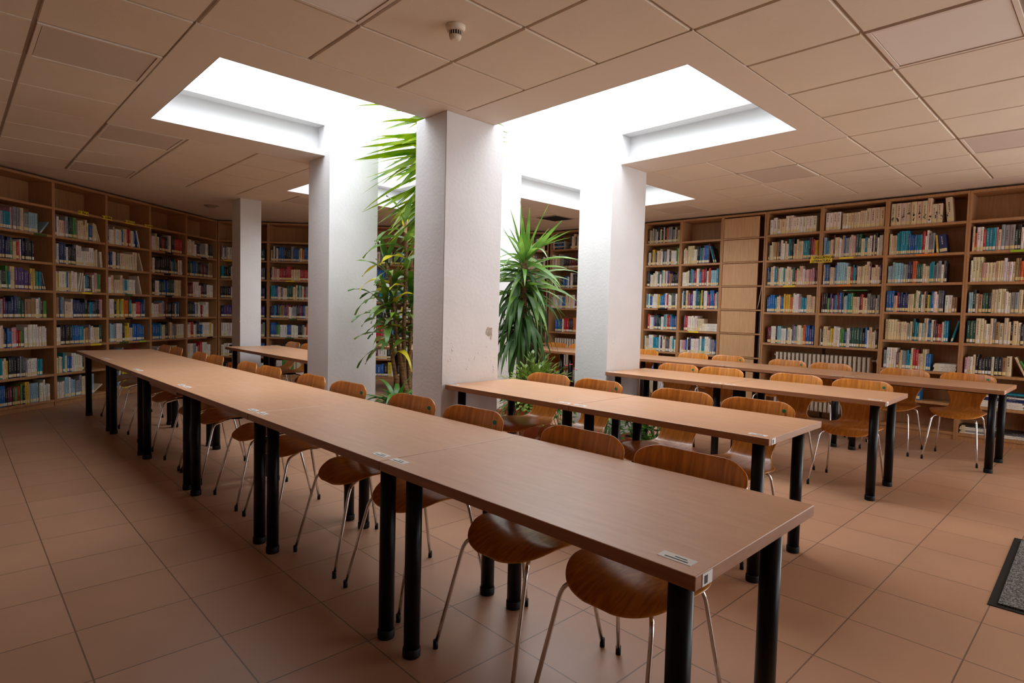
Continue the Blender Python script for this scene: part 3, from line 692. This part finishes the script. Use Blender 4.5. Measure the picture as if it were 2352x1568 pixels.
# radiators
def radiator(p0, p1, n, label):
    p0, p1 = Vector(p0), Vector(p1); L = (p1 - p0).length; rz = math.atan2(p1.y - p0.y, p1.x - p0.x)
    t = thing('radiator', label, 'radiator', (p0.x, p0.y, 0), rz, 'cast iron column radiators')
    s = L / n
    for k in range(n):
        bm = bmesh.new(); x = s * (k + .5)
        for y in (0, .055, .11):
            tube(bm, [(x, y, .10), (x, y, .14), (x, y, .80), (x, y, .83)], [.012, .0165, .0165, .012], 8)
        for z in (.13, .80): box(bm, x - .017, x + .017, -.005, .115, z - .03, z + .03)
        obj('column_section', bm, 'rad', t, bevel=0)
    bm = bmesh.new(); tube(bm, [(-.03, .055, .79), (L + .05, .055, .79)], .013, 8); tube(bm, [(-.03, .055, .14), (L + .03, .055, .14)], .013, 8)
    lathe(bm, [(.02, .76), (.024, .79), (.018, .82)], 10, c=(L + .06, .055)); 
    for x in (s * .5, L - s * .5): box(bm, x - .02, x + .02, .03, .08, 0, .11)
    obj('pipe', bm, 'rad', t)
radiator((5.86, .44), (5.86, -.70), 22, 'cream column radiator under the bookcases below the linguistics sign')
a = BAYS[12]; W12 = a[1]
p0 = a[2] @ Vector((.08, .1, 0)); p1 = a[2] @ Vector((W12 - .12, .1, 0))
radiator((p0.x, p0.y), (p1.x, p1.y), 14, 'cream column radiator glimpsed between the yucca and white column')

# ------------------------------------------------------------------ tables
TH = .72
def make_table(L, Wd, label, loc, rz, group, endsticker=False, stick=1):
    """local x 0..Wd across, y 0..L along"""
    t = thing('table', label, 'table', loc, rz, group)
    bm = bmesh.new(); box(bm, 0, Wd, .0015, L - .0015, TH - .034, TH)
    for f in bm.faces:
        f.material_index = 0 if abs(f.calc_center_median().z - TH) < 1e-4 or abs(f.calc_center_median().z - TH + .034) < 1e-4 else 1
    obj('tabletop', bm, ['table', 'edge'], t, bevel=.0025)
    for x in (.095, Wd - .095):
        for y in (.085, L - .085):
            bm = bmesh.new(); tube(bm, [(x, y, 0.012), (x, y, TH - .036)], .03, 24)
            lg = obj('leg', bm, 'black', t)
            bm = bmesh.new(); lathe(bm, [(.032, 0), (.033, .004), (.033, .03), (.031, .034)], 24, c=(x, y)); obj('foot', bm, 'rubber', lg)
    bm = bmesh.new()
    for x in (.2, Wd - .23): box(bm, x, x + .03, .13, L - .13, TH - .058, TH - .0345)
    for y in (.13, L - .16): box(bm, .23, Wd - .23, y, y + .03, TH - .058, TH - .0345)
    obj('apron', bm, 'black', t)
    if stick:
        for y in ((.035, L - .085) if stick == 2 else (.035,)):
            bm = bmesh.new(); box(bm, .04, .075, y, y + .085, TH, TH + .0008); s = obj('sticker', bm, 'paper', t)
            bm = bmesh.new(); box(bm, .048, .053, y + .012, y + .07, TH + .0008, TH + .0011); box(bm, .060, .064, y + .02, y + .05, TH + .0008, TH + .0011); obj('print', bm, 'ink', s)
    if endsticker:
        bm = bmesh.new(); box(bm, .03, .075, .0001, .0014, TH - .032, TH - .003); s = obj('inventory_tag', bm, 'paper', t)
        bm = bmesh.new(); box(bm, .038, .052, -.0006, .0001, TH - .027, TH - .009); obj('print', bm, 'ink', s)
    return t
POSN = ['nearest the camera', 'second from the camera', 'third from the camera', 'fourth from the camera', 'second from the far end', 'at the far end']
def row(A, B, n, Wd, name, group, posn, stick=2, first=0):
    A, B = Vector(A), Vector(B); d = (B - A); L = d.length / n; rz = math.atan2(d.y, d.x) - PI / 2
    ts = []
    for k in range(n):
        p = A + d * k / n
        ts.append(make_table(L, Wd, f'beech table on black round legs, {posn[k]} {name}', (p.x, p.y, 0), rz, group, k == 0, stick))
    return rz, L, A, d.normalized()
rows = {}
rows[1] = row((-1.012, -2.2), (-1.135, 5.215), 6, .72, 'in the long front row', 'tables of the long front row', POSN)
rows[2] = row((.555, -1.70), (.505, .672), 2, .715, 'in the row at the near column', 'tables of the second row', ['open end one', 'column end one'])
rows[3] = row((2.475, -1.69), (2.395, .635), 2, .71, 'in the third row', 'tables of the third row', ['open end one', 'white column end one'])
rows[4] = row((4.165, -2.13), (4.20, 4.0), 5, .75, 'in the row before the right bookcases', 'tables of the fourth row', ['open end one', 'second one', 'third one', 'fourth one', 'far end one'])
rows[5] = row((.49, 2.97), (.47, 5.38), 2, .69, 'in the row beside the slim pillar', 'tables beside the slim pillar', ['column end one', 'pillar end one'], 0)
rows[6] = row((2.37, 3.02), (2.42, 5.4), 2, .72, 'in the row beyond the plants', 'tables beyond the plant court', ['court end one', 'far end one'], 0)
# pale wood strip under the long row
t = thing('wood_strip', 'short pale wood strip slung under the long table row edge', 'wood strip', (-1.035, 1.65, .643), R(0))
bm = bmesh.new(); box(bm, 0, .05, 0, .75, 0, .04); obj('strip_board', bm, 'edge', t)

# ------------------------------------------------------------------ chairs
def chair_proto():
    t = thing('chair', '', 'chair', (0, 0, 0), 0)
    # profile: forward f, height z, half width, side-curl
    P = [(0, .785, .160), (.002, .782, .186), (.004, .774, .205), (.007, .76, .217), (.012, .74, .222), (.018, .705, .220), (.026, .667, .208), (.036, .63, .182), (.047, .595, .158), (.058, .565, .140),
         (.070, .535, .128), (.084, .505, .122), (.10, .48, .122), (.122, .459, .130), (.15, .446, .148), (.185, .440, .172), (.225, .4385, .198), (.27, .4395, .214), (.32, .442, .221), (.37, .4445, .221),
         (.42, .444, .213), (.46, .439, .198), (.495, .430, .175), (.525, .419, .142), (.545, .408, .10), (.554, .402, .05)]
    bm = bmesh.new(); NC = 12; g = []
    for i, (f, z, hw) in enumerate(P):
        r = []
        for k in range(NC + 1):
            u = -1 + 2 * k / NC; y = hw * u
            if z > .5: ff = f + .035 * (y / .21) ** 2 * min(1, (z - .47) / .2); zz = z + (.010 * (y / .21) ** 2 if z > .72 else 0) - (0 if z < .74 else .02 * max(0, abs(u) - .8) / .2 * (abs(u)))
            else: ff = f; zz = z + .012 * (y / .21) ** 2 * (1 if f < .42 else max(-.6, 1 - (f - .42) / .06))
            r.append(bm.verts.new((-ff, y, zz)))
        g.append(r)
    for a, b in zip(g, g[1:]):
        for k in range(NC):
            bm.faces.new((a[k], a[k + 1], b[k + 1], b[k])).smooth = True
    s = obj('seat_shell', bm, ['chair'], t)
    md = s.modifiers.new('ply', 'SOLIDIFY'); md.thickness = .010; md.offset = 0
    md = s.modifiers.new('sub', 'SUBSURF'); md.levels = 1; md.render_levels = 2
    # legs
    for fx, sx in ((-1, 'f'), (1, 'r')):
        for sy_ in (-1, 1):
            c = Vector((-.30 + fx * .045, sy_ * .035, .418)); kn = Vector((-.30 + (-.215 if fx < 0 else .085), sy_ * .165, .405)); ft = Vector((-.30 + (-.315 if fx < 0 else .17), sy_ * .205, .012))
            pts = [c, c.lerp(kn, .5), c.lerp(kn, .82)]
            for q_ in range(1, 6):
                tt = q_ / 6; a_ = c.lerp(kn, .82); b_ = kn.lerp(ft, .12)
                pts.append((1 - tt) ** 2 * a_ + 2 * tt * (1 - tt) * (kn + Vector((0, 0, .004))) + tt * tt * b_)
            pts += [kn.lerp(ft, .12), kn.lerp(ft, .5), ft]
            bm = bmesh.new(); tube(bm, pts, .0075, 10); lg = obj('leg', bm, 'chrome', t)
            bm = bmesh.new(); tube(bm, [ft + Vector((0, 0, -.012)), ft + Vector((0, 0, .02))], .0098, 10); obj('foot_cap', bm, 'rubber', lg)
    bm = bmesh.new(); lathe(bm, [(.06, .409), (.075, .413), (.075, .424), (.05, .432)], 16, c=(-.29, 0)); obj('mount', bm, 'rubber', t)
    bm = bmesh.new(); lathe(bm, [(.011, -.0008), (.011, .0008)], 18); 
    d = obj('dot_sticker', bm, 'green', t); d.rotation_euler = (0, R(90 - 4), R(18)); d.location = (-.0415, -.155, .742)
    return t
proto = chair_proto(); used = [False]
def chair(x, y, rz, label, group, dot=False):
    if not used[0]: used[0] = True; o = proto; kids(proto); [kids(c) for c in proto.children]; src = True
    if label is None: return
    o = copy_tree(proto, None, () if dot else ('dot_sticker',))
    o.location = (x, y, 0); o.rotation_euler = (0, 0, rz); o['label'] = label; o['group'] = group
kids(proto); [kids(c) for c in proto.children]
used[0] = True
def rowchairs(r, ys, xoff, lab, group, dots):
    rz, L, A, d = rows[r]
    for k, y in enumerate(ys):
        s = (y - A.y) / d.y; base = A + d * s; n = Vector((d.y, -d.x))
        p = base + n * xoff; jit = random.Random(r * 50 + k)
        chair(p.x, p.y, rz + R(jit.uniform(-1.5, 1.5)), lab[k], group, k in dots)
ORD12 = ['nearest the camera', 'second from the camera', 'third from the camera', 'fourth from the camera', 'fifth from the camera', 'sixth from the camera', 'seventh from the camera', 'eighth from the camera',
         'fourth from the far end', 'third from the far end', 'second from the far end', 'farthest of all']
rowchairs(1, [-1.765, -1.285, -.60, -.085, .62, 1.13, 1.86, 2.31, 3.10, 3.55, 4.33, 4.78], .80, [f'curved plywood chair on chrome legs at the long front row, {o_}' for o_ in ORD12], 'chairs tucked under the long front row', (2, 3, 4))
rowchairs(2, [-1.33, -.84, -.17, .32], .80, [f'curved plywood chair on chrome legs in the second row, {o_}' for o_ in ('nearest its open end', 'second from its open end', 'third from its open end', 'before the leafy pot')], 'chairs of the second row', (0, 2))
rowchairs(3, [-1.36, -.85, -.17, .28], .80, [f'honey plywood chair in the third table row, {o_}' for o_ in ('nearest its open end', 'second from its open end', 'third from its open end', 'closest to the white column')], 'chairs of the third row', (0, 3))
rowchairs(4, [-1.76, -1.24, -.53, -.06, .67, 1.16, 1.90, 2.38, 3.13, 3.60], .84,
          [f'honey plywood chair before the right bookcases, {o_} from the open end' for o_ in ('first', 'second', 'third', 'fourth', 'fifth', 'sixth', 'seventh', 'eighth', 'ninth', 'tenth')], 'chairs of the fourth row', (0, 3, 4))
rowchairs(5, [4.98, 4.51, 3.7], .78, [f'plywood chair beside the slim pillar table row, {o_}' for o_ in ('the one farthest off', 'the middle one', 'nearest the column')], 'chairs beside the slim pillar', ())
rowchairs(6, [3.86, 3.38], .81, [f'plywood chair glimpsed beyond the slender plant, {o_}' for o_ in ('the farther one', 'the closer one')], 'chairs beyond the plant court', ())
for c in list(proto.children):
    for g_ in list(c.children): bpy.data.objects.remove(g_)
    bpy.data.objects.remove(c)
bpy.data.objects.remove(proto)

# ------------------------------------------------------------------ doormat
t = thing('doormat', 'charcoal flecked doormat with a black rubber border on the tiles', 'doormat', (1.235, -2.43, 0), R(1.2))
bm = bmesh.new(); box(bm, 0, 1.19, -1.6, 0, 0, .004); obj('rubber_border', bm, 'rubber', t, bevel=.002)
bm = bmesh.new(); box(bm, .035, 1.155, -1.565, -.035, .004, .010); obj('pile', bm, 'mat', t)

# ------------------------------------------------------------------ plants
def leaf(bm, p, d, L, wd, droop, seg=7, fold=.25, twist=0, wav=0, rnd=random, mi=0, base=.25, roll=0):
    d = Vector(d).normalized(); p = Vector(p); side = d.cross(Vector((0, 0, 1)))
    side = side.normalized() if side.length > .05 else Vector((rnd.uniform(-1, 1), rnd.uniform(-1, 1), 0)).normalized()
    if roll: side = Quaternion(d, rnd.uniform(-roll, roll)) @ side
    prev = None; step = L / seg
    ph = rnd.uniform(0, 6)
    for i in range(seg + 1):
        t = i / seg; w_ = wd * max(.02, (base + (1 - base) * math.sin(min(1, t * 1.7 + .12) * PI / 2)) * (1 - t ** 2.2))
        s = side; nrm = s.cross(d).normalized()
        if twist: s = Quaternion(d, twist * t) @ side; nrm = s.cross(d).normalized()
        wz = wav * math.sin(t * 9 + ph)
        mid = p - nrm * (w_ * fold) * -1 * -1
        row_ = [bm.verts.new(p - s * w_ + nrm * (w_ * fold + wz)), bm.verts.new(p), bm.verts.new(p + s * w_ + nrm * (w_ * fold - wz))]
        if prev:
            for k in range(2):
                f = bm.faces.new((prev[k], prev[k + 1], row_[k + 1], row_[k])); f.smooth = True; f.material_index = mi
        prev = row_
        p = p + d * step; d = (d + Vector((0, 0, -1)) * droop * step * (1 + 1.2 * t)).normalized()
def pot(t, r, h, z=0):
    bm = bmesh.new(); lathe(bm, [(r * .66, z), (r * .95, z + h * .82), (r * 1.08, z + h * .82), (r * 1.08, z + h), (r * .96, z + h), (r * .94, z + h * .93)], 28); obj('pot', bm, 'terra', t)
    bm = bmesh.new(); lathe(bm, [(r * .5, z + h * .90), (r * .93, z + h * .935)], 20); obj('soil', bm, 'soil', t)

# tall yucca behind the near column, crown in the light well
rnd = random.Random(3)
t = thing('yucca', 'tall yucca whose sunlit spiky crown fans out behind the near white column', 'plant', (1.38, 2.08, 0))
pot(t, .2, .34)
bm = bmesh.new(); tube(bm, [(0, 0, .3), (.02, 0, 1.0), (-.02, .03, 1.7), (0, 0, 2.4), (.0, .0, 3.3)], [.06, .05, .045, .04, .03], 12); obj('trunk', bm, 'bark', t)
bm = bmesh.new()
for k in range(360):
    z = rnd.uniform(2.15, 3.5); an = rnd.uniform(0, 2 * PI); el = (z - 3.22) * .85 + rnd.uniform(-.2, .2)
    el = max(-1.0, min(1.35, el)); d = (math.cos(an) * math.cos(el), math.sin(an) * math.cos(el), math.sin(el))
    L_ = rnd.uniform(.56, .86)
    if d[1] > .35: L_ = min(L_, .42 / d[1] * .85)
    leaf(bm, (0, 0, min(z, 3.28)), d, L_, rnd.uniform(.024, .034), rnd.uniform(.0, .45), rnd=rnd, mi=1 if (el < -.7 and rnd.random() < .35) else 0, fold=.3, roll=1.1)
obj('leaves', bm, ['yucca', 'yleaf'], t)

# second yucca with a skirt of hanging leaves
rnd = random.Random(8)
t = thing('yucca', 'bushy yucca with a skirt of hanging leaves between the two white columns', 'plant', (2.22, 1.60, 0))
pot(t, .17, .30)
bm = bmesh.new(); tube(bm, [(0, 0, .26), (-.01, 0, .9), (.0, .0, 1.5), (.0, 0, 1.84)], [.055, .05, .042, .03], 12); obj('trunk', bm, 'bark', t)
bm = bmesh.new()
for k in range(20):
    an = rnd.uniform(0, 2 * PI); el = rnd.uniform(.5, 1.5)
    leaf(bm, (rnd.uniform(-.015, .015), rnd.uniform(-.015, .015), rnd.uniform(1.76, 1.86)), (math.cos(an) * math.cos(el), math.sin(an) * math.cos(el), math.sin(el)), rnd.uniform(.42, .60) + (.14 if el > 1.15 else 0), rnd.uniform(.028, .038), rnd.uniform(0, .5), fold=.35, rnd=rnd, roll=1.2)
for k in range(58):
    an = rnd.uniform(0, 2 * PI); el = rnd.uniform(-.35, .6)
    leaf(bm, (0, 0, rnd.uniform(1.40, 1.86)), (math.cos(an) * math.cos(el), math.sin(an) * math.cos(el), math.sin(el)), rnd.uniform(.48, .68), rnd.uniform(.024, .034), rnd.uniform(.4, 2.2), rnd=rnd, roll=.9)
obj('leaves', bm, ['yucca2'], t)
bm = bmesh.new()
for k in range(125):
    an = rnd.uniform(0, 2 * PI); z = rnd.uniform(1.0, 1.75); el = rnd.uniform(-1.0, .1)
    leaf(bm, (.03 * math.cos(an), .03 * math.sin(an), z), (math.cos(an) * math.cos(el), math.sin(an) * math.cos(el), math.sin(el)), rnd.uniform(.42, .66), rnd.uniform(.024, .037), rnd.uniform(2.2, 6), rnd=rnd, roll=.9)
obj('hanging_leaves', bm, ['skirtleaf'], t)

# slender corn plant, several canes
rnd = random.Random(12)
t = thing('corn_plant', 'slender potted plant with several ringed canes and drooping wavy leaves', 'plant', (.93, 1.84, 0))
pot(t, .17, .34)
canes = [((.05, -.02), (-.16, .10), 1.70), ((.02, .03), (-.03, .0), 2.08), ((-.03, .0), (-.13, .14), 1.3), ((.06, .03), (.07, .02), 1.35), ((.02, -.03), (-.09, .12), 1.5)]
for (a, b, h) in canes:
    bm = bmesh.new(); pts = [(a[0] + (b[0] - a[0]) * q_ + .012 * math.sin(q_ * 7 + h), a[1] + (b[1] - a[1]) * q_, .27 + (h - .27) * q_) for q_ in [i / 8 for i in range(9)]]
    tube(bm, pts, [.024 - .010 * i / 8 for i in range(9)], 9); obj('cane', bm, 'bark', t)
bm = bmesh.new()
for (a, b, h) in canes:
    nz_ = int(21 * h / 1.5)
    for k in range(nz_):
        q_ = 1 - (k / nz_) ** 1.1 * .5; z = .27 + (h - .27) * q_; x = a[0] + (b[0] - a[0]) * q_; y = a[1] + (b[1] - a[1]) * q_
        an = k * 2.4 + h * 3 + rnd.uniform(-.4, .4); el = rnd.uniform(.15, .7) if k > 3 else rnd.uniform(.7, 1.4)
        leaf(bm, (x, y, z), (math.cos(an) * math.cos(el), math.sin(an) * math.cos(el), math.sin(el)), rnd.uniform(.30, .46), rnd.uniform(.032, .046), rnd.uniform(1.6, 4), seg=8, fold=.2, wav=.009, rnd=rnd, mi=1 if rnd.random() < .12 else 0, base=.12)
obj('leaves', bm, ['corn', 'yleaf'], t)

# low broad-leaved plant at its foot
rnd = random.Random(21)
t = thing('peace_lily', 'low broad leaved potted plant at the foot of the slender canes', 'plant', (.62, 1.50, 0))
pot(t, .15, .44)
bm = bmesh.new()
for k in range(44):
    an = rnd.uniform(0, 2 * PI); el = rnd.uniform(.3, 1.2)
    leaf(bm, (rnd.uniform(-.05, .05), rnd.uniform(-.05, .05), .42), (math.cos(an) * math.cos(el), math.sin(an) * math.cos(el), math.sin(el)), rnd.uniform(.28, .44), rnd.uniform(.026, .040), rnd.uniform(1.6, 4), seg=8, fold=.25, rnd=rnd, mi=1 if rnd.random() < .06 else 0, base=.1)
obj('leaves', bm, ['lily', 'yleaf'], t)

# arching cactus in a terracotta pot
rnd = random.Random(31)
t = thing('christmas_cactus', 'dense arching green plant in a terracotta pot beneath the yucca', 'plant', (1.95, 1.13, 0))
pot(t, .19, .40)
bm = bmesh.new()
for k in range(420):
    an = rnd.uniform(0, 2 * PI); el = rnd.uniform(.0, 1.5); d = Vector((math.cos(an) * math.cos(el), math.sin(an) * math.cos(el), math.sin(el)))
    p = Vector((0, 0, .42)); L_ = rnd.uniform(.28, .50); n = int(L_ / .035)
    for q_ in range(n):
        d2 = (d + Vector((rnd.uniform(-.6, .6), rnd.uniform(-.6, .6), rnd.uniform(-.2, .4)))).normalized()
        if q_ > n * .35: leaf(bm, p, d2, .05, .021, 1, seg=2, fold=.1, rnd=rnd, base=.4)
        p = p + d * .035; d = (d + Vector((0, 0, -1)) * .10).normalized()
obj('stems', bm, ['cactus'], t)
def flowers(t, spots, s=.016):
    for (x, y, z) in spots:
        bm = bmesh.new()
        for k in range(5):
            an = k * 2 * PI / 5; leaf(bm, (x, y, z), (math.cos(an), math.sin(an), .4), s * 1.6, s * .55, 4, seg=3, rnd=random.Random(k))
        obj('flower', bm, 'flower', t)
flowers(t, [(.22, -.20, .76), (.26, -.22, .77), (.30, -.26, .72)])
# small flowering plants on the floor of the court
def small(name, label, loc, h, r, n, seed, fl=()):
    rnd = random.Random(seed); t = thing(name, label, 'plant', loc); pot(t, .085, .15)
    bm = bmesh.new(); bs_ = bmesh.new()
    for k in range(n):
        an = rnd.uniform(0, 2 * PI); rr_ = r * math.sqrt(rnd.random()); z = .14 + h * rnd.random()
        q_ = Vector((rr_ * math.cos(an), rr_ * math.sin(an), z))
        if k % 5 == 0: tube(bs_, [(0, 0, .13), (q_.x * .5, q_.y * .5, z * .7), q_], .003, 5)
        leaf(bm, q_, (math.cos(an + rnd.uniform(-1, 1)), math.sin(an + rnd.uniform(-1, 1)), rnd.uniform(-.2, .7)), rnd.uniform(.05, .08), rnd.uniform(.016, .024), 6, seg=4, rnd=rnd, base=.15)
    obj('leaves', bm, ['lily'], t); obj('stems', bs_, 'lily', t); flowers(t, fl, .014); return t
small('begonia', 'small flowering plant on the court floor behind the second row chairs', (2.05, .35, 0), .34, .13, 120, 41, [(-.1, .03, .3), (.08, -.08, .36)])
small('begonia', 'leafy plant with pink blooms beside the white column foot', (2.42, .30, 0), .26, .12, 110, 43, [(.05, -.1, .32), (.1, -.07, .28)])
small('begonia', 'dark green bushy plant on the tiles between second and third rows', (2.28, -.02, 0), .24, .13, 150, 47)
small('begonia', 'trailing plant with a pink bloom beside the terracotta pot', (1.78, .62, 0), .42, .12, 110, 51, [(-.08, -.08, .36)])
